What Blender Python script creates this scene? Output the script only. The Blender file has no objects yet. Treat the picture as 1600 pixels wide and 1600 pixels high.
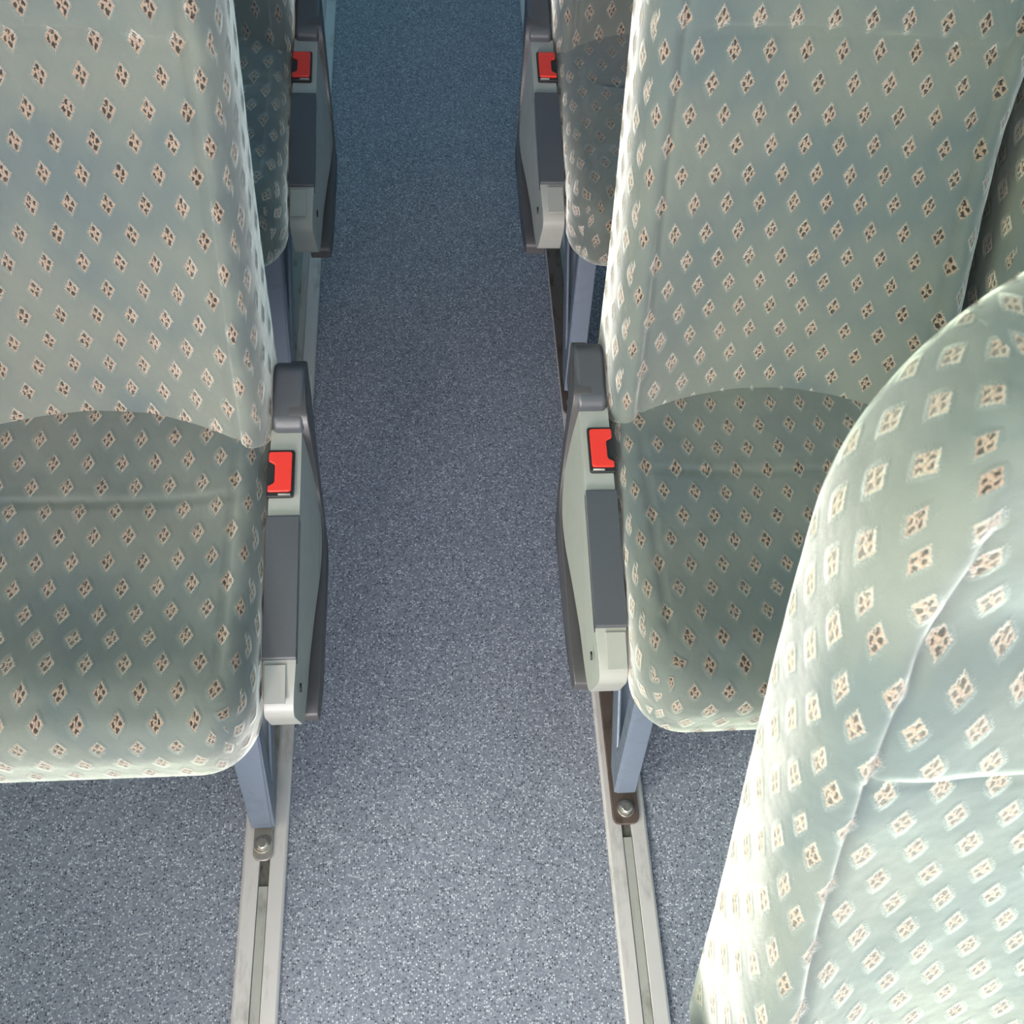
import bpy, bmesh, math, random
from mathutils import Vector, Matrix, noise

C = bpy.context.scene.collection
rad = math.radians

# ------------------------------------------------------------------ materials
def new_mat(name):
    m = bpy.data.materials.new(name); m.use_nodes = True
    nt = m.node_tree; nt.nodes.clear()
    out = nt.nodes.new('ShaderNodeOutputMaterial')
    b = nt.nodes.new('ShaderNodeBsdfPrincipled')
    nt.links.new(b.outputs[0], out.inputs[0])
    return m, nt, b, out

class G:
    """small node-graph helper"""
    def __init__(s, nt): s.nt = nt
    def n(s, t, **kw):
        nd = s.nt.nodes.new(t)
        for k, v in kw.items(): setattr(nd, k, v)
        return nd
    def set(s, sock, v):
        if isinstance(v, bpy.types.NodeSocket): s.nt.links.new(v, sock)
        else: sock.default_value = v
    def m(s, op, a, b=0.0, c=0.0):
        nd = s.n('ShaderNodeMath', operation=op)
        s.set(nd.inputs[0], a); s.set(nd.inputs[1], b); s.set(nd.inputs[2], c)
        return nd.outputs[0]
    def noise(s, vec, scale, detail=2.0, rough=.5, dim='3D'):
        nd = s.n('ShaderNodeTexNoise', noise_dimensions=dim)
        if vec is not None: s.set(nd.inputs['Vector'], vec)
        nd.inputs['Scale'].default_value = scale; nd.inputs['Detail'].default_value = detail
        nd.inputs['Roughness'].default_value = rough
        return nd.outputs['Fac']
    def mix(s, f, a, b):
        nd = s.n('ShaderNodeMix', data_type='RGBA')
        s.set(nd.inputs[0], f)
        s.set(nd.inputs[6], a if isinstance(a, bpy.types.NodeSocket) else (*a, 1))
        s.set(nd.inputs[7], b if isinstance(b, bpy.types.NodeSocket) else (*b, 1))
        return nd.outputs[2]
    def fmix(s, f, a, b):
        nd = s.n('ShaderNodeMix', data_type='FLOAT')
        s.set(nd.inputs[0], f); s.set(nd.inputs[2], a); s.set(nd.inputs[3], b)
        return nd.outputs[0]
    def ramp(s, v, lo, hi, a=0.0, b=1.0):
        nd = s.n('ShaderNodeMapRange', interpolation_type='SMOOTHSTEP')
        s.set(nd.inputs[0], v)
        for i, q in enumerate((lo, hi, a, b)): s.set(nd.inputs[i+1], q)
        return nd.outputs[0]
    def bump(s, h, strength, dist, normal=None):
        nd = s.n('ShaderNodeBump'); nd.inputs['Strength'].default_value = strength
        nd.inputs['Distance'].default_value = dist; s.set(nd.inputs['Height'], h)
        if normal is not None: s.set(nd.inputs['Normal'], normal)
        return nd.outputs[0]

def mat_fabric(name, base, base2, tan):
    m, nt, b, out = new_mat(name); g = G(nt)
    uv = g.n('ShaderNodeUVMap'); uv.uv_map = 'UVMap'
    tc = g.n('ShaderNodeTexCoord')
    sep = g.n('ShaderNodeSeparateXYZ'); nt.links.new(uv.outputs[0], sep.inputs[0])
    # slight wobble of the weave
    w1 = g.m('MULTIPLY', g.m('SUBTRACT', g.noise(uv.outputs[0], 22, 1), .5), .0035)
    mp = g.n('ShaderNodeMapping'); nt.links.new(uv.outputs[0], mp.inputs[0]); mp.inputs['Location'].default_value = (7.3, 2.1, 4)
    w2 = g.m('MULTIPLY', g.m('SUBTRACT', g.noise(mp.outputs[0], 22, 1), .5), .0035)
    u = g.m('ADD', sep.outputs[0], w1); v = g.m('ADD', sep.outputs[1], w2)
    PX, PY = .0385, .064
    def cell(off):
        a = g.m('SUBTRACT', g.m('FRACT', g.m('ADD', g.m('DIVIDE', u, PX), off)), .5)
        c = g.m('SUBTRACT', g.m('FRACT', g.m('ADD', g.m('DIVIDE', v, PY), off)), .5)
        a = g.m('MULTIPLY', a, PX/.0076); c = g.m('MULTIPLY', c, PY/.0124)
        return a, c, g.m('ADD', g.m('ABSOLUTE', a), g.m('ABSOLUTE', c))
    aA, cA, mA = cell(100.0); aB, cB, mB = cell(100.5)
    sel = g.m('LESS_THAN', mB, mA)
    a = g.fmix(sel, aA, aB); c = g.fmix(sel, cA, cB); md = g.m('MINIMUM', mA, mB)
    edge_n = g.noise(uv.outputs[0], 700, 2, .6)
    mdn = g.m('ADD', md, g.m('MULTIPLY', g.m('SUBTRACT', edge_n, .5), .95))
    mask = g.ramp(mdn, 1.06, .9)
    # dark specks inside each fleck: checker laid diagonally, jittered
    jit = g.noise(uv.outputs[0], 260, 1)
    jit2 = g.noise(mp.outputs[0], 260, 1)
    aa = g.m('ADD', a, g.m('MULTIPLY', g.m('SUBTRACT', jit, .5), .55)); cc = g.m('ADD', c, g.m('MULTIPLY', g.m('SUBTRACT', jit2, .5), .55))
    def dot(x, y, rx, ry):
        dx = g.m('DIVIDE', g.m('SUBTRACT', aa, x), rx); dy = g.m('DIVIDE', g.m('SUBTRACT', cc, y), ry)
        return g.m('SQRT', g.m('ADD', g.m('MULTIPLY', dx, dx), g.m('MULTIPLY', dy, dy)))
    d = dot(.02, .50, .21, .27)
    for q in ((.47, .06, .19, .22), (-.45, -.10, .19, .23), (.04, -.47, .20, .26), (.0, .06, .08, .10), (.30,-.42,.10,.13), (-.32,.42,.10,.13)):
        d = g.m('MINIMUM', d, dot(*q))
    spot = g.m('MULTIPLY', g.ramp(d, 1.25, .75), mask)
    grain = g.noise(uv.outputs[0], 1300, 2, .7)
    spot = g.m('MAXIMUM', spot, g.m('MULTIPLY', g.m('MULTIPLY', g.ramp(grain, .56, .68), mask), .55))
    # halo of brushed pile round each fleck
    er = g.m('SQRT', g.m('ADD', g.m('MULTIPLY', a, a), g.m('MULTIPLY', c, c)))
    halo0 = g.ramp(g.m('ADD', g.m('MULTIPLY', er, .55), g.m('MULTIPLY', mdn, .45)), 1.5, .8)
    halo = g.m('MULTIPLY', halo0, g.m('SUBTRACT', 1.0, mask))
    big = g.ramp(g.noise(uv.outputs[0], 5.5, 3, .55), .35, .68)
    fine = g.noise(uv.outputs[0], 900, 2, .6)
    # twill ribs
    rib = g.m('SINE', g.m('MULTIPLY', g.m('ADD', u, g.m('MULTIPLY', v, .9)), 2*math.pi/.0019))
    col = g.mix(big, base, base2)
    col = g.mix(g.m('MULTIPLY', g.ramp(fine, .3, .75), .22), col, tuple(x*.62 for x in base))
    col = g.mix(g.m('MULTIPLY', halo, .16), col, tuple(min(1, x*1.55+.03) for x in base2))
    tn = g.mix(g.ramp(g.noise(uv.outputs[0], 420, 2), .35, .7), tan, tuple(x*.66 for x in tan))
    col = g.mix(mask, col, tn)
    col = g.mix(spot, col, (.022, .016, .014))
    nt.links.new(col, b.inputs['Base Color'])
    b.inputs['Roughness'].default_value = .95
    b.inputs['Specular IOR Level'].default_value = .12
    b.inputs['Sheen Weight'].default_value = 1.0
    b.inputs['Sheen Roughness'].default_value = .41
    b.inputs['Sheen Tint'].default_value = (.97, .95, .88, 1)
    h1 = g.m('ADD', g.m('MULTIPLY', mask, -.0014), g.m('MULTIPLY', spot, -.0012))
    h1 = g.m('ADD', h1, g.m('MULTIPLY', halo0, .0009))
    h1 = g.m('ADD', h1, g.m('MULTIPLY', g.m('MULTIPLY', grain, mask), .0014))
    h1 = g.m('ADD', h1, g.m('MULTIPLY', fine, .00022))
    h1 = g.m('ADD', h1, g.m('MULTIPLY', g.m('MULTIPLY', rib, g.m('SUBTRACT', 1.0, big)), .00006))
    h1 = g.m('ADD', h1, g.m('MULTIPLY', g.noise(uv.outputs[0], 14, 3, .5), .004))
    nrm = g.bump(h1, .9, 1.0)
    nt.links.new(nrm, b.inputs['Normal'])
    # long velvet pile: a second, broader sheen lobe on the plain pile
    sh = g.n('ShaderNodeBsdfSheen'); nt.links.new(nrm, sh.inputs['Normal']); sh.inputs['Roughness'].default_value = .30
    nt.links.new(g.mix(mask, (.66, .66, .59), (.16, .125, .10)), sh.inputs['Color'])
    ad = g.n('ShaderNodeAddShader'); nt.links.new(b.outputs[0], ad.inputs[0]); nt.links.new(sh.outputs[0], ad.inputs[1])
    nt.links.new(ad.outputs[0], out.inputs[0])
    return m

def mat_plastic(name, col, rough=.42, bump=.0002, spec=.5, dirt=.12):
    m, nt, b, out = new_mat(name); g = G(nt)
    tc = g.n('ShaderNodeTexCoord').outputs['Object']
    nz = g.ramp(g.noise(tc, 14, 4, .6), .35, .75)
    c = g.mix(g.m('MULTIPLY', nz, dirt), col, tuple(x*.55 for x in col))
    nt.links.new(c, b.inputs['Base Color'])
    g.set(b.inputs['Roughness'], g.fmix(nz, rough, min(1, rough+.14)))
    b.inputs['Specular IOR Level'].default_value = spec
    nt.links.new(g.bump(g.m('MULTIPLY', g.noise(tc, 900, 2), bump), .6, 1.0), b.inputs['Normal'])
    return m

def mat_metal(name, col, rough=.38, metallic=.8, dirtcol=None, dirt=.3, scale=30):
    m, nt, b, out = new_mat(name); g = G(nt)
    tc = g.n('ShaderNodeTexCoord').outputs['Object']
    mp = g.n('ShaderNodeMapping'); nt.links.new(tc, mp.inputs[0]); mp.inputs['Scale'].default_value = (1, .35, 1)
    nz = g.ramp(g.noise(mp.outputs[0], scale, 6, .65), .5, .72)
    c = g.mix(g.m('MULTIPLY', nz, dirt), col, dirtcol or tuple(x*.4 for x in col))
    nt.links.new(c, b.inputs['Base Color']); b.inputs['Metallic'].default_value = metallic
    g.set(b.inputs['Roughness'], g.fmix(nz, rough, min(1, rough+.3)))
    nt.links.new(g.bump(g.m('MULTIPLY', g.noise(mp.outputs[0], 260, 3), .0002), .6, 1.0), b.inputs['Normal'])
    return m

def mat_floor():
    m, nt, b, out = new_mat('speckled_vinyl'); g = G(nt)
    tc = g.n('ShaderNodeTexCoord').outputs['Object']
    def vor(scale, seed):
        mp = g.n('ShaderNodeMapping'); nt.links.new(tc, mp.inputs[0]); mp.inputs['Location'].default_value = (seed, seed*2.3, 0)
        wn = g.n('ShaderNodeTexNoise'); nt.links.new(mp.outputs[0], wn.inputs['Vector']); wn.inputs['Scale'].default_value = scale*1.7
        ad = g.n('ShaderNodeVectorMath', operation='MULTIPLY_ADD'); nt.links.new(wn.outputs['Color'], ad.inputs[0])
        ad.inputs[1].default_value = (.6/scale,)*3; nt.links.new(mp.outputs[0], ad.inputs[2])
        vo = g.n('ShaderNodeTexVoronoi', voronoi_dimensions='2D'); nt.links.new(ad.outputs[0], vo.inputs['Vector']); vo.inputs['Scale'].default_value = scale
        rnd = g.n('ShaderNodeSeparateColor'); nt.links.new(vo.outputs['Color'], rnd.inputs[0])
        return vo.outputs['Distance'], rnd.outputs[0], rnd.outputs[1]
    base = g.mix(g.ramp(g.noise(tc, 5, 3), .3, .7), (.148, .160, .205), (.168, .180, .226))
    d, r, r2 = vor(430, 1.0)
    c = g.mix(g.m('MULTIPLY', g.ramp(r, .2, .95), .65), base, (.27, .29, .345))
    d1, r1, r1b = vor(360, 5.0)
    white = g.m('MULTIPLY', g.m('GREATER_THAN', r1, .80), g.ramp(d1, .50, .30))
    c = g.mix(g.m('MULTIPLY', white, g.fmix(r1b, .35, .95)), c, (.62, .64, .70))
    d2, r2_, r2b = vor(310, 9.0)
    dark = g.m('MULTIPLY', g.m('GREATER_THAN', r2_, .82), g.ramp(d2, .50, .30))
    c = g.mix(g.m('MULTIPLY', dark, g.fmix(r2b, .5, .98)), c, (.028, .030, .045))
    nt.links.new(c, b.inputs['Base Color'])
    b.inputs['Specular IOR Level'].default_value = .35
    g.set(b.inputs['Roughness'], g.fmix(g.noise(tc, 30, 3), .48, .66))
    nt.links.new(g.bump(g.m('MULTIPLY', g.noise(tc, 420, 3), .0006), .5, 1.0), b.inputs['Normal'])
    return m

M = {}
M['fabric'] = mat_fabric('moquette_fabric', (.132, .142, .127), (.086, .106, .110), (.36, .245, .18))
M['housing'] = mat_plastic('beige_grey_plastic', (.29, .292, .27), .36, .0002, .5, .1)
M['pad'] = mat_plastic('charcoal_plastic', (.056, .060, .070), .36, .0003, .5, .15)
M['shell'] = mat_plastic('dark_plastic', (.060, .056, .060), .34, .0001, .5, .2)
M['button'] = mat_plastic('red_plastic', (.62, .030, .02), .28, 0, .5, .05)
M['black'] = mat_plastic('black_plastic', (.012, .012, .014), .35, 0, .5, .1)
M['leg'] = mat_metal('blue_grey_painted_steel', (.15, .18, .235), .40, .25, (.10, .11, .13), .25)
M['foot'] = mat_metal('rusty_steel', (.115, .085, .075), .5, .4, (.045, .025, .018), .8, 60)
M['bolt'] = mat_metal('bolt_steel', (.50, .47, .43), .28, .9, (.12, .09, .07), .6, 120)
M['rail'] = mat_metal('rail_aluminium', (.53, .50, .50), .48, .25, (.26, .25, .235), .7, 26)
M['insert'] = mat_metal('rail_insert', (.34, .335, .315), .55, .2, (.17, .165, .15), .7, 40)
M['slot'] = mat_metal('slot_grit', (.10, .095, .085), .8, .1, (.02, .02, .02), .9, 300)
M['floor'] = mat_floor()
M['wall'] = mat_plastic('wall_trim', (.42, .46, .46), .6)
M['ceiling'] = mat_plastic('ceiling_trim', (.55, .57, .56), .7)

def glass(name, tint):
    m = bpy.data.materials.new(name); m.use_nodes = True; nt = m.node_tree; nt.nodes.clear(); g = G(nt)
    o = g.n('ShaderNodeOutputMaterial'); t = g.n('ShaderNodeBsdfTransparent'); gl = g.n('ShaderNodeBsdfGlossy')
    t.inputs[0].default_value = (*tint, 1); gl.inputs['Roughness'].default_value = .03
    f = g.n('ShaderNodeFresnel'); f.inputs[0].default_value = 1.45
    mx = g.n('ShaderNodeMixShader'); nt.links.new(f.outputs[0], mx.inputs[0]); nt.links.new(t.outputs[0], mx.inputs[1]); nt.links.new(gl.outputs[0], mx.inputs[2])
    nt.links.new(mx.outputs[0], o.inputs[0]); return m
M['glass_teal'] = glass('tinted_glass', (.72, .90, .90))
M['glass_clear'] = glass('clear_glass', (.95, .97, .95))

# ------------------------------------------------------------------ object helpers
def finish(name, me, mat, parent=None, smooth=True, bevel=0, seg=2):
    o = bpy.data.objects.new(name, me); C.objects.link(o)
    me.materials.append(mat)
    for p in me.polygons: p.use_smooth = smooth
    if bevel:
        md = o.modifiers.new('bevel', 'BEVEL'); md.width = bevel; md.segments = seg; md.limit_method = 'ANGLE'; md.angle_limit = rad(25)
        md.harden_normals = True
    if parent: o.parent = parent
    return o

def mesh_of(bm, name):
    bmesh.ops.recalc_face_normals(bm, faces=bm.faces)
    me = bpy.data.meshes.new(name); bm.to_mesh(me); bm.free(); return me

def box(bm, x0, x1, y0, y1, z0, z1, mtx=None):
    vs = [bm.verts.new(v) for v in ((x0,y0,z0),(x1,y0,z0),(x1,y1,z0),(x0,y1,z0),(x0,y0,z1),(x1,y0,z1),(x1,y1,z1),(x0,y1,z1))]
    if mtx:
        for v in vs: v.co = mtx @ v.co
    for f in ((0,1,2,3),(4,5,6,7),(0,1,5,4),(1,2,6,5),(2,3,7,6),(3,0,4,7)): bm.faces.new([vs[i] for i in f])
    return vs

def extrude_yz(bm, poly, x0, x1, hole=None):
    """prism: polygon in (y,z) swept from x0 to x1; x0/x1 may be functions of (y,z). hole = polygon with same vertex count joined ring-wise"""
    f0 = x0 if callable(x0) else (lambda y, z: x0)
    f1 = x1 if callable(x1) else (lambda y, z: x1)
    A = [bm.verts.new((f0(y,z), y, z)) for y, z in poly]; B = [bm.verts.new((f1(y,z), y, z)) for y, z in poly]
    n = len(poly)
    for i in range(n): bm.faces.new((A[i], A[(i+1)%n], B[(i+1)%n], B[i]))
    if hole is None:
        bm.faces.new(A); bm.faces.new(B)
    else:
        a = [bm.verts.new((f0(y,z), y, z)) for y, z in hole]; b = [bm.verts.new((f1(y,z), y, z)) for y, z in hole]
        for i in range(n):
            j = (i+1) % n
            bm.faces.new((a[i], a[j], b[j], b[i])); bm.faces.new((A[i], A[j], a[j], a[i])); bm.faces.new((B[i], B[j], b[j], b[i]))

def tube(bm, p, q, r, n=12):
    p, q = Vector(p), Vector(q); d = (q-p).normalized(); a = d.orthogonal().normalized(); b = d.cross(a)
    R = [[bm.verts.new(c + a*r*math.cos(2*math.pi*i/n) + b*r*math.sin(2*math.pi*i/n)) for i in range(n)] for c in (p, q)]
    for i in range(n): bm.faces.new((R[0][i], R[0][(i+1)%n], R[1][(i+1)%n], R[1][i]))
    bm.faces.new(R[0]); bm.faces.new(R[1])

def spline(pts, n=8):
    """closed Catmull-Rom through pts -> rounded outline"""
    out = []; N = len(pts)
    for i in range(N):
        p0, p1, p2, p3 = (Vector(pts[(i+k-1) % N]) for k in range(4))
        for j in range(n):
            t = j/n
            out.append(tuple(.5*((2*p1)+(p2-p0)*t+(2*p0-5*p1+4*p2-p3)*t*t+(3*p1-p0-3*p2+p3)*t**3)))
    return out

def round_poly(pts, r, n=5):
    out = []; N = len(pts); rr = r if isinstance(r, (list, tuple)) else [r]*N
    for i in range(N):
        p = Vector(pts[i]); a = Vector(pts[i-1])-p; b = Vector(pts[(i+1) % N])-p; k = min(rr[i], a.length*.45, b.length*.45)
        if k <= 0: out.append(tuple(p)); continue
        A = p+a.normalized()*k; B = p+b.normalized()*k
        for j in range(n+1):
            t = j/n; out.append(tuple((1-t)**2*A+2*t*(1-t)*p+t*t*B))
    return out

# ---- soft slab: lateral x in [-W/2,W/2], long axis t in [0,H], thickness d in [0(front),D]
def soft_slab(W, H, D, r, corner, disp, uvshift=(0, 0), nx=44, nt=60, nd=8):
    """rounded pillow; corner(x_sign, t_top?) gives plan corner radius; disp(x,t)->extra front height; returns list verts in (x,t,d) and faces/uv"""
    bm = bmesh.new(); uvl = bm.loops.layers.uv.new('UVMap'); vmap = {}
    hx, ht, hd = W/2, H/2, D/2
    def warp(x, t, d):        # x,t centred, d centred (front = -hd)
        # edge rounding
        ex, et, w = max(0, abs(x)-hx+r), max(0, abs(t)-ht+r), max(0, abs(d)-hd+r)
        e = max(ex, et)
        if e > 1e-9 and w > 1e-9:
            k = max(e, w)/math.hypot(e, w)
            if ex: x = math.copysign(hx-r+ex*k, x)
            if et: t = math.copysign(ht-r+et*k, t)
            d = math.copysign(hd-r+w*k, d)
        p2 = Vector((x, t, d))
        # plan corners
        R = corner[1] if p2.y > 0 else corner[0]
        qx = max(-hx+R, min(hx-R, p2.x)); qt = max(-ht+R, min(ht-R, p2.y))
        vx, vt = p2.x-qx, p2.y-qt; L = math.hypot(vx, vt)
        if L > 1e-9 and abs(vx) > 1e-9 and abs(vt) > 1e-9:
            m = max(abs(vx), abs(vt)); vx, vt = vx*m/L, vt*m/L
        X, T = qx+vx, qt+vt
        return X, T, p2.z
    def grid(a0, a1, na):
        return [a0+(a1-a0)*i/na for i in range(na+1)]
    # non-uniform: denser near edges
    def dens(h, n):
        L = grid(-1, 1, n); return [h*(.75*a+.25*math.sin(a*math.pi/2)) for a in L]
    xs, ts, ds = dens(hx, nx), dens(ht, nt), grid(-hd, hd, nd)
    def V(x, t, d):
        k = (round(x, 6), round(t, 6), round(d, 6))
        if k not in vmap:
            X, T, Z = warp(x, t, d)
            f = max(0, min(1, (hd*.9-Z)/(2*hd)))     # weight towards front
            X2, T2, Z2 = disp(X, T+ht, Z+hd, f)
            vmap[k] = bm.verts.new((X2, T2, Z2))
        return vmap[k]
    def face(pts, uvs):
        f = bm.faces.new([V(*p) for p in pts])
        for l, w in zip(f.loops, uvs): l[uvl].uv = (w[0]+uvshift[0], w[1]+uvshift[1])
    for i in range(len(xs)-1):
        for j in range(len(ts)-1):
            a, b, c, e = xs[i], xs[i+1], ts[j], ts[j+1]
            face([(a,c,-hd),(b,c,-hd),(b,e,-hd),(a,e,-hd)], [(a,c),(b,c),(b,e),(a,e)])
            face([(a,c,hd),(a,e,hd),(b,e,hd),(b,c,hd)], [(-a,c),(-a,e),(-b,e),(-b,c)])
    for k in range(nd):
        d0, d1 = ds[k], ds[k+1]; e0, e1 = d0+hd, d1+hd
        for j in range(len(ts)-1):
            c, e = ts[j], ts[j+1]
            face([(hx,c,d0),(hx,c,d1),(hx,e,d1),(hx,e,d0)], [(hx+e0,c+.011),(hx+e1,c+.011),(hx+e1,e+.011),(hx+e0,e+.011)])
            face([(-hx,c,d0),(-hx,e,d0),(-hx,e,d1),(-hx,c,d1)], [(-hx-e0,c+.011),(-hx-e0,e+.011),(-hx-e1,e+.011),(-hx-e1,c+.011)])
        for i in range(len(xs)-1):
            a, b = xs[i], xs[i+1]
            face([(a,-ht,d0),(a,-ht,d1),(b,-ht,d1),(b,-ht,d0)], [(a,-ht-e0),(a,-ht-e1),(b,-ht-e1),(b,-ht-e0)])
            face([(a,ht,d0),(b,ht,d0),(b,ht,d1),(a,ht,d1)], [(a,ht+e0),(b,ht+e0),(b,ht+e1),(a,ht+e1)])
    return bm

def sstep(a, b, v):
    t = max(0, min(1, (v-a)/(b-a))); return t*t*(3-2*t)
def gauss(v, s): return math.exp(-(v/s)**2)

SW = .415                 # seat width
SX = .4125                # distance of seat centre from the aisle centre line
TILT = rad(20)

def backrest_mesh(side, seed, head=1.0, tilt=TILT, uvs=(0, 0)):
    H, D, W = .80, .115, SW
    T0 = .065             # how far the backrest runs below the seat-plane reference
    rnd = random.Random(seed)
    def disp(x, t, z, f):
        tt = t-T0; xn = 2*x/W
        # bolsters stand forward at the sides, deepest near the bottom
        c = .066*(1-sstep(-.02, .34, tt))+.014
        fwd = c*abs(xn)**2.3
        # lower edge rolls
        # seam: the part above overhangs the part below, in the middle of the panel
        lat = sstep(1.0, .62, abs(xn))*1.0
        wv = .006*math.sin(xn*2.2+seed)
        s0 = .398+wv
        fwd += .009*lat*sstep(s0-.004, s0+.005, tt)*(1-sstep(s0+.02, s0+.16, tt))
        fwd -= .0045*lat*gauss(tt-s0+.005, .0040)
        # headrest bulge
        fwd += head*.018*gauss(tt-.65, .085)*(1-.35*xn*xn)
        fwd -= head*.009*gauss(tt-.525, .03)*(1-.3*xn*xn)
        # stitched crease between front panel and side band
        cx = W/2-.036-.012*sstep(.44, .58, tt)
        cw = (1-sstep(.57, .66, tt))
        fwd -= .0055*cw*gauss(abs(x)-cx, .0035)
        fwd += .004*cw*gauss(abs(x)-cx-.012, .010)
        # creases, loose cover
        n = noise.noise(Vector((x*7+seed*3.1, tt*5, seed)))*.006+noise.noise(Vector((x*24+seed, tt*14, 3.3)))*.0016
        n += sstep(cx-.004, cx+.012, abs(x))*noise.noise(Vector((x*30+seed, tt*34, 9.1)))*.0028
        fwd += n
        # waist: slightly narrower at the bottom, widest below the headrest
        wd = 1+.012*gauss(tt-.48, .12)+.012*gauss(tt-.0, .12)
        # lower corners hang down, centre arches
        tdrop = -.012*abs(xn)**2.5*(1-sstep(0, .12, t))
        # thickness tapers towards the top
        z2 = z if z < D*.5 else D*.5+(z-D*.5)*(1-.25*sstep(.3, .7, tt))
        return x*wd, tt+tdrop, z2-fwd*f
    bm = soft_slab(W, H, D, .034, (.038, .188), disp, uvs, nx=76, nt=128)
    # into seat space: x lateral, t along tilt, d depth backwards
    cs, sn = math.cos(tilt), math.sin(tilt)
    for v in bm.verts:
        x, t, d = v.co
        v.co = (x, .405+t*sn+d*cs, .49+t*cs-d*sn)
    return mesh_of(bm, 'backrest')

def cushion_mesh(side, seed, uvs=(0, 0)):
    W, H, D = SW, .475, .115
    def disp(x, t, z, f):
        xn = 2*x/W
        y = t-.022
        # dished sitting area, low thigh bolsters
        up = -.020*(1-abs(xn)**2.2)*sstep(.03, .16, y)
        up += .010*gauss(y-.05, .07)*(1-.6*xn*xn)
        # cross seam
        lat = sstep(1.0, .55, abs(xn))
        ys = .272+.004*math.sin(xn*2+seed)
        up -= .0036*lat*gauss(y-ys, .0034)
        up += .0010*lat*gauss(y-ys-.008, .006)
        cx = W/2-.034
        up -= .0045*gauss(abs(x)-cx, .0035)*sstep(.03, .09, y)*(1 - sstep(.30, .36, y))
        up += noise.noise(Vector((x*8+seed*2.7, y*8, seed+5)))*.005+noise.noise(Vector((x*26+seed, y*26, 1.7)))*.0014
        up += max(sstep(cx-.004, cx+.012, abs(x)), sstep(.05, .01, y))*noise.noise(Vector((x*34, y*34, seed+2.2)))*.0020
        # front overhang: bottom of the roll tucks under
        return x, y, z-up*f
    bm = soft_slab(W, H, D, .034, (.062, .03), disp, uvs, nx=76, nt=92)
    for v in bm.verts:
        x, y, d = v.co
        v.co = (x, y, .462+.055*y-d)
    return mesh_of(bm, 'cushion')

def empty(name, loc, label, cat, group=None):
    o = bpy.data.objects.new(name, None); C.objects.link(o); o.location = loc; o.empty_display_size = .1
    o['label'] = label; o['category'] = cat
    if group: o['group'] = group
    return o

def X(side, lx):          # distance from the aisle centre line -> seat-local x
    return side*(lx-SX)

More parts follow.
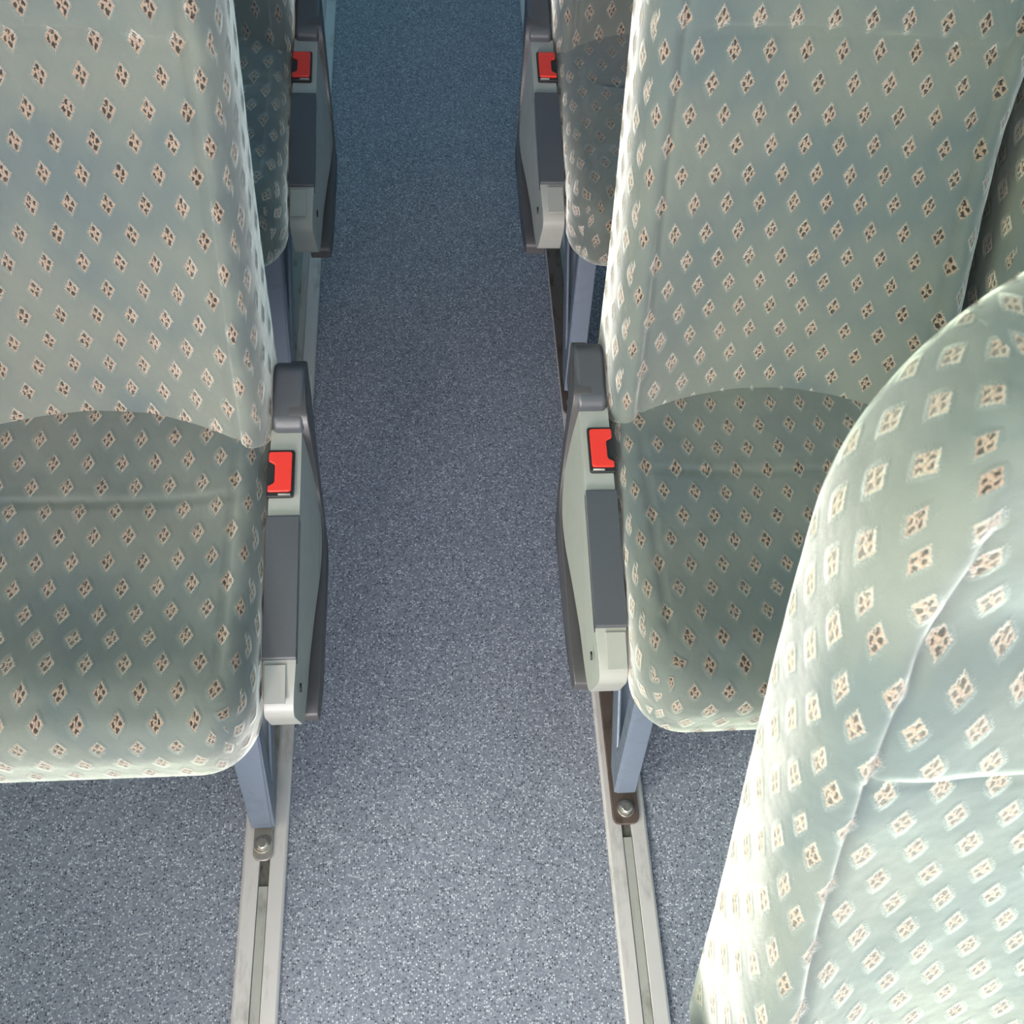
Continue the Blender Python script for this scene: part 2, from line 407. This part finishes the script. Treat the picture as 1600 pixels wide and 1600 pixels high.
def side_unit(root, side):
    """arm/belt housing along the aisle flank of the cushion; side=+1 right of aisle, -1 left"""
    def zt(y): return .425+(y-.09)*.215 if y < .30 else .470+(y-.30)*.13     # top line
    # light housing --------------------------------------------------
    top = [(.034, .394), (.054, .412), (.088, zt(.088)), (.25, zt(.25)), (.362, zt(.362))]
    bot = [(.362, .440), (.348, .372), (.320, .352), (.22, .356), (.10, .344), (.046, .328)]
    outline = round_poly(top+bot, [.016, .02, .01, .02, .004, .01, .02, .03, .05, .05, .014])
    bm = bmesh.new()
    def xo(y, z):   # outer (aisle) face flares towards its lower middle
        zz = max(0, min(1, (zt(y)-z)/.10))
        return X(side, .1655-.012*zz*gauss(y-.26, .12)-.003*zz+.006*sstep(.1, .0, y))
    extrude_yz(bm, outline, xo, X(side, .2015))
    hs = finish('armrest_housing', mesh_of(bm, 'housing'), M['housing'], root, bevel=.0045, seg=3)
    hs['label'] = 'light beige-grey moulded housing'
    # inspection plate on the front end
    bm = bmesh.new()
    sl = math.atan2(.013, .043)
    mt = Matrix.Translation((0, .062, .4175)) @ Matrix.Rotation(math.atan2(zt(.088)-.412, .043), 4, 'X')
    box(bm, X(side, .1765), X(side, .2), -.021, .022, -.002, .0013, mt)
    pl = finish('end_plate', mesh_of(bm, 'end_plate'), M['housing'], hs, bevel=.0008)
    # small notch slots in the housing's aisle face
    for k, (y, z) in enumerate(((.068, .392),)):
        bm = bmesh.new(); mt = Matrix.Translation((X(side, .1632), y, z)) @ Matrix.Rotation(.5, 4, 'X')
        box(bm, -.0011, .0011, -.005, .005, -.0008, .0008, mt)
        finish('clip_slot', mesh_of(bm, 'clip'), M['black'], hs)
    # charcoal pad ----------------------------------------------------
    bm = bmesh.new()
    poly = [(.088, zt(.088)-.012), (.088, zt(.088)+.004), (.25, zt(.25)+.005), (.25, zt(.25)-.012)]
    extrude_yz(bm, round_poly(poly, [0, .003, .003, 0]), X(side, .1655), X(side, .2025))
    pd = finish('armrest_pad', mesh_of(bm, 'pad'), M['pad'], root, bevel=.005, seg=4)
    pd['label'] = 'charcoal plastic pad'
    # buckle -----------------------------------------------------------
    def lay(y, z): return z
    ym, z0 = .302, zt(.302)
    a = math.atan(.13)
    mt = Matrix.Translation((0, ym, z0)) @ Matrix.Rotation(a, 4, 'X')
    bm = bmesh.new()
    xa, xb = X(side, .1725), X(side, .2035)
    def plan(pts, za, zb, rr):
        P = round_poly(pts, rr); n = len(P)
        A = [bm.verts.new(mt @ Vector((x, y, za))) for x, y in P]; B = [bm.verts.new(mt @ Vector((x, y, zb))) for x, y in P]
        for i in range(n): bm.faces.new((A[i], A[(i+1) % n], B[(i+1) % n], B[i]))
        bm.faces.new(A); bm.faces.new(B)
    plan([(xa, -.030), (xb, -.030), (xb, .030), (xa, .030)], -.02, .0022, [.004, 0, 0, .004])
    bk = finish('belt_buckle', mesh_of(bm, 'buckle'), M['black'], root, bevel=.001)
    bk['label'] = 'black seat belt buckle with a red release button'
    bm = bmesh.new()
    x1, x2, x3 = X(side, .1750), X(side, .1945), X(side, .2020)
    plan([(x1, -.0245), (x3, -.0245), (x3, -.0175), (x2, -.0135), (x2, .0105), (x3-.0*side, .0145), (x3, .0265), (x1, .0265)], .000, .0052,
         [.004, .002, .001, .003, .003, .002, .003, .004])
    rb = finish('release_button', mesh_of(bm, 'button'), M['button'], bk, bevel=.0012, seg=3); rb['label'] = 'red release button'
    bm = bmesh.new(); plan([(X(side, .176), -.0285), (X(side, .190), -.0285), (X(side, .190), -.0262), (X(side, .176), -.0262)], .001, .0032, .0004)
    finish('buckle_lip', mesh_of(bm, 'lip'), M['housing'], bk)
    # hinge cover --------------------------------------------------------
    bm = bmesh.new()
    poly = [(.355, .430), (.355, .486), (.362, .4955), (.40, .505), (.425, .512), (.440, .506), (.450, .47), (.44, .43)]
    extrude_yz(bm, round_poly(poly, [0, .004, .006, .02, .012, .012, .01, 0]), X(side, .1615), X(side, .1990))
    finish('hinge_cover', mesh_of(bm, 'hinge'), M['pad'], root, bevel=.006, seg=4)
    # dark shell behind / below -------------------------------------------
    bm = bmesh.new()
    poly = [(.064, .334), (.057, .320), (.066, .308), (.14, .302), (.24, .298), (.315, .306), (.362, .345), (.405, .43), (.447, .49), (.43, .505), (.39, .50), (.36, .49), (.345, .42), (.31, .362), (.2, .346), (.12, .338)]
    extrude_yz(bm, spline(poly, 4), lambda y, z: X(side, .1475+.004*sstep(.12, .0, y)+.0135*sstep(.27, .42, y)), X(side, .180))
    sh = finish('side_shell', mesh_of(bm, 'shell'), M['shell'], root, bevel=.004, seg=3)
    sh['label'] = 'dark curved side shell'

def leg_set(root, side):
    tl = math.tan(rad(14))
    bm = bmesh.new()
    # folded steel front face
    y0, y1 = .006, .006+.345*tl
    wide = .012 if side < 0 else 0
    a0, a1 = .2415, .2705
    b0, b1 = .2385-wide, .2700
    for (dx) in (0,):
        P = [(X(side, a0), y0, .022), (X(side, a1), y0, .022), (X(side, b1), y1, .367), (X(side, b0), y1, .367)]
        Q = [(x, y+.005, z) for x, y, z in P]
        vs = [bm.verts.new(v) for v in P+Q]
        for f in ((0,1,2,3),(4,5,6,7),(0,1,5,4),(1,2,6,5),(2,3,7,6),(3,0,4,7)): bm.faces.new([vs[i] for i in f])
    # side web: V of two arms with a triangular opening
    outer = [(.007, .022), (.045, .020), (.39, .367), (.008+.345*tl, .367)]
    hole = [(.047, .085), (.055, .083), (.315, .345), (.032+.345*tl, .345)]
    xw = lambda y, z: X(side, .2415-.003-wide*(z/.367))
    extrude_yz(bm, outer, xw, lambda y, z: xw(y, z)+side*.005, hole)
    # rear arm flange
    P = [(.2385, .040, .020), (.262, .040, .020), (.262, .385, .367), (.2385-wide, .385, .367)]
    Q = [(x, y-.004, z+.004) for x, y, z in P]
    vs = [bm.verts.new((X(side, v[0]), v[1], v[2])) for v in P+Q]
    for f in ((0,1,2,3),(4,5,6,7),(0,1,5,4),(1,2,6,5),(2,3,7,6),(3,0,4,7)): bm.faces.new([vs[i] for i in f])
    lg = finish('leg', mesh_of(bm, 'leg'), M['leg'], root, smooth=True, bevel=.0022, seg=3)
    lg['label'] = 'blue-grey painted steel V-shaped leg'
    # base flange and foot
    bm = bmesh.new()
    fa, fb = (.2345, .2735) if side > 0 else (.2405, .2675)
    pts = round_poly([(X(side, fa), -.036), (X(side, fb), -.036), (X(side, fb), .030), (X(side, .262), .05), (X(side, .262), .44), (X(side, fa), .44)], [.013, .013, .01, .01, .004, .004])
    A = [bm.verts.new((x, y, .0085)) for x, y in pts]; B = [bm.verts.new((x, y, .0145)) for x, y in pts]
    for i in range(len(pts)): bm.faces.new((A[i], A[(i+1) % len(pts)], B[(i+1) % len(pts)], B[i]))
    bm.faces.new(A); bm.faces.new(B)
    ft = finish('foot_plate', mesh_of(bm, 'foot'), M['foot'] if side > 0 else M['steel_foot'], lg, bevel=.0018)
    bm = bmesh.new()
    cx, cy = X(side, .2545), -.014
    bmesh.ops.create_cone(bm, cap_ends=True, segments=28, radius1=.0130, radius2=.0120, depth=.003, matrix=Matrix.Translation((cx, cy, .016)))
    bmesh.ops.create_cone(bm, cap_ends=True, segments=6, radius1=.0096, radius2=.0096, depth=.006, matrix=Matrix.Translation((cx, cy, .0205)) @ Matrix.Rotation(.3, 4, 'Z'))
    bmesh.ops.create_cone(bm, cap_ends=True, segments=20, radius1=.0082, radius2=.0064, depth=.002, matrix=Matrix.Translation((cx, cy, .0245)))
    finish('bolt', mesh_of(bm, 'bolt'), M['bolt'], lg, bevel=.0006)

M['steel_foot'] = mat_metal('worn_steel_foot', (.30, .285, .27), .4, .6, (.08, .07, .06), .6, 80)

def frame_part(root, side, wall):
    bm = bmesh.new()
    tube(bm, (X(side, .230), .115, .352), (X(side, wall), .115, .352), .013)
    tube(bm, (X(side, .230), .375, .352), (X(side, wall), .375, .352), .013)
    box(bm, min(X(side,.225), X(side,.6)), max(X(side,.225), X(side,.6)), .07, .42, .357, .366)
    finish('seat_frame', mesh_of(bm, 'frame'), M['leg'], root, bevel=.001)

def coach_seat(side, y, seed, label, group, unit=True, shift=0, offset=0, head=1.0, legs=True, tilt=20, ub=(0, 0), uc=(0, 0)):
    root = empty('coach_seat', (side*(SX+offset)+shift, y, 0), label, 'seat', group)
    finish('seat_cushion', cushion_mesh(side, seed, uc), M['fabric'], root)
    finish('backrest', backrest_mesh(side, seed+.5, head, rad(tilt), ub), M['fabric'], root)
    if unit: side_unit(root, side)
    if legs:
        leg_set(root, side)
    frame_part(root, side, .60)
    return root

grp = 'coach seats along the aisle'
coach_seat(-1, .3528, 1, 'sage-green coach seat left of the aisle, cut off by the left edge', grp, shift=-.004, ub=(-.010, .0055), uc=(0, .017))
coach_seat(1, .3802, 2, 'sage-green coach seat right of the aisle, with a rusty brown foot plate', grp, shift=.000, ub=(0, .018), uc=(0, .034))
coach_seat(1, -.395, 3, 'pale brightly lit coach seat filling the bottom right corner, nearest the camera', grp, shift=.010, tilt=24, ub=(.004, .011))
coach_seat(-1, 1.098, 4, 'shaded coach seat at the top, behind the large seat left of the aisle', grp, shift=-.014)
coach_seat(1, 1.108, 5, 'shaded coach seat at the top, behind the seat with the rusty foot plate', grp, shift=-.010)
coach_seat(1, .3802, 6, 'dim window-side coach seat at the right edge, only a sliver of backrest showing', grp, unit=False, offset=.445)

# ------------------------------------------------------------------ setting
def struct(name, bm, mat, bevel=0, smooth=False, parent=None):
    o = finish(name, mesh_of(bm, name), mat, parent, smooth=smooth, bevel=bevel)
    if not parent: o['kind'] = 'structure'
    return o
YB, YF = 6.0, -2.6         # rear and front of the saloon
bm = bmesh.new(); box(bm, -1.25, 1.25, YF, YB, -.05, 0); struct('floor', bm, M['floor'])

def rail(name, side, xa, xb):
    """seat track: flat flanges with a slot, straight from front (xa) to back (xb)"""
    y0, y1 = -1.2, 4.0
    def xl(lx, y): return side*(lx+xa+(xb-xa)*(y-0)/2.2)
    bm = bmesh.new()
    prof = [(.2255, 0), (.2255, .0055), (.2285, .0085), (.2480, .0085), (.2480, .0030), (.2620, .0030), (.2620, .0085), (.2815, .0085), (.2850, .0060), (.2850, 0)]
    A = [bm.verts.new((xl(p[0], y0), y0, p[1])) for p in prof]; B = [bm.verts.new((xl(p[0], y1), y1, p[1])) for p in prof]
    for i in range(len(prof)): bm.faces.new((A[i], A[(i+1) % len(prof)], B[(i+1) % len(prof)], B[i]))
    bm.faces.new(A); bm.faces.new(B)
    tr = struct(name, bm, M['rail'], bevel=.0009)
    return tr, xl
def insert(tr, xl, ya, yb, z=.0068, mat='insert', nm='slot_cover'):
    bm = bmesh.new()
    P = [(xl(.2486, ya), ya), (xl(.2614, ya), ya), (xl(.2614, yb), yb), (xl(.2486, yb), yb)]
    A = [bm.verts.new((x, y, .0031)) for x, y in P]; B = [bm.verts.new((x, y, z)) for x, y in P]
    for i in range(4): bm.faces.new((A[i], A[(i+1) % 4], B[(i+1) % 4], B[i]))
    bm.faces.new(A); bm.faces.new(B)
    finish(nm, mesh_of(bm, nm), M[mat], tr, smooth=False, bevel=.0008)
tl, xl = rail('trim_1', -1, .002, -.010)
insert(tl, xl, -1.2, .3528-.068); insert(tl, xl, .3528-.068, .3528+.02, .0038, 'slot', 'slot_grit')
insert(tl, xl, .86, 1.03)
tr_, xr = rail('trim_2', 1, -.001, -.001)
insert(tr_, xr, -1.2, .3802-.052); insert(tr_, xr, .3802-.052, .3802+.02, .0038, 'slot', 'slot_grit')
insert(tr_, xr, .88, 1.04)

# side walls with window openings
def wall(name, x0, x1, wn):
    bm = bmesh.new()
    y0 = YF+1.45 if wn == 1 else YF          # the front door is glazed almost to the floor
    box(bm, x0, x1, y0, YB, 0, .88)
    if wn == 1: box(bm, x0, x1, YF, y0, 0, .30); box(bm, x0, x1, YF, YF+.08, .30, .88); box(bm, x0, x1, YF+1.41, y0, .30, .88)
    box(bm, x0, x1, YF, YB, 1.72, 2.12)
    y = YF
    for k in range(6):
        ya = YF+.08+k*1.45
        box(bm, x0, x1, y, ya, .88, 1.72); y = ya+1.33
    box(bm, x0, x1, y, YB, .88, 1.72)
    struct(name, bm, M['wall'])
    for k in range(6):
        ya = YF+.08+k*1.45
        bm = bmesh.new(); xm = (x0+x1)/2
        box(bm, xm-.003, xm+.003, ya, ya+1.33, .30 if (wn == 1 and k == 0) else .88, 1.72)
        struct('window_%d' % (wn+k), bm, M['glass_teal'])
wall('wall_left', -1.29, -1.25, 1); wall('wall_right', 1.25, 1.29, 7)
bm = bmesh.new(); box(bm, -1.25, -.40, -.32, -.29, 0, .46); struct('shade_panel', bm, M['wall'], bevel=.004)  # low panel added out of view, only to shade floor under the left seat
bm = bmesh.new(); box(bm, -1.29, 1.29, YF, YB, 2.12, 2.17); struct('ceiling', bm, M['ceiling'])
bm = bmesh.new(); box(bm, -1.29, 1.29, YB, YB+.04, 0, 2.12); struct('wall_rear', bm, M['wall'])
bm = bmesh.new(); box(bm, -1.29, 1.29, YF-.04, YF, 0, .50); box(bm, -1.29, 1.29, YF-.04, YF, 2.0, 2.12)
box(bm, -1.29, -1.15, YF-.04, YF, .50, 2.0); box(bm, 1.15, 1.29, YF-.04, YF, .50, 2.0); struct('wall_front', bm, M['wall'])
bm = bmesh.new(); box(bm, -1.15, 1.15, YF-.023, YF-.017, .50, 2.0); struct('window_13', bm, M['glass_clear'])

# ------------------------------------------------------------------ light
def area(name, loc, target, sx, sy, power, col, spread=math.pi):
    l = bpy.data.lights.new(name, 'AREA'); l.shape = 'RECTANGLE'; l.size = sx; l.size_y = sy; l.energy = power; l.color = col
    o = bpy.data.objects.new(name, l); C.objects.link(o); o.location = loc
    l.spread = spread; o.rotation_euler = (Vector(target)-Vector(loc)).to_track_quat('-Z', 'Y').to_euler(); return o
WS = (128, (1.0, .85, .82)); WORLD = ((.18, .46, 1.0), 1.9)
LP = [(235, (1.0, .93, .90)), (105, (1.0, .76, .52)), (0, (1, 1, 1))]+[(3, (.1, .7, 1.0))]*3
RP = [(0, (1, 1, 1)), (10, (.5, .7, 1.0)), (0, (1, 1, 1))]+[(8, (.40, 1.0, .95))]*3
area('windscreen_daylight', (-.45, YF-.12, 1.10), (-.1, 0, .85), 1.5, 1.1, WS[0], WS[1])
for k in range(6):
    yc = YF+.08+k*1.45+.66
    if LP[k][0]: area('front_door_daylight' if k == 0 else 'left_window_daylight', (-1.36, yc, .95 if k == 0 else 1.33), (0, yc+(.9 if k == 0 else 0), .9), 1.25, 1.2 if k == 0 else .8, *LP[k])
    if RP[k][0]: area('right_window_daylight', (1.36, yc, 1.33), (0, yc, .9), 1.25, .8, *RP[k])
w = bpy.data.worlds.new('World'); bpy.context.scene.world = w; w.use_nodes = True
bg = w.node_tree.nodes['Background']; bg.inputs[0].default_value = (*WORLD[0], 1); bg.inputs[1].default_value = WORLD[1]

# ------------------------------------------------------------------ camera
f, pitch, yaw, roll = 1585.27, rad(59.0078), rad(9.4175), rad(7.0311)
d = Vector((math.sin(yaw)*math.cos(pitch), math.cos(yaw)*math.cos(pitch), -math.sin(pitch)))
r = Vector((math.cos(yaw), -math.sin(yaw), 0)); u = r.cross(d)
r2 = r*math.cos(roll)+u*math.sin(roll); u2 = -r*math.sin(roll)+u*math.cos(roll)
cam = bpy.data.cameras.new('camera'); co = bpy.data.objects.new('camera', cam); C.objects.link(co)
cam.sensor_width = 36; cam.lens = 36*f/1600; cam.clip_start = .02
cam.dof.use_dof = True; cam.dof.focus_distance = 1.25; cam.dof.aperture_fstop = 14
co.matrix_world = Matrix(((r2.x, u2.x, -d.x, -.0242), (r2.y, u2.y, -d.y, 0), (r2.z, u2.z, -d.z, 1.478), (0, 0, 0, 1)))
S = bpy.context.scene; S.camera = co
S.view_settings.view_transform = 'Standard'; S.view_settings.look = 'None'; S.view_settings.gamma = 1; S.view_settings.exposure = 0.0
S.cycles.max_bounces = 6; S.cycles.transparent_max_bounces = 8
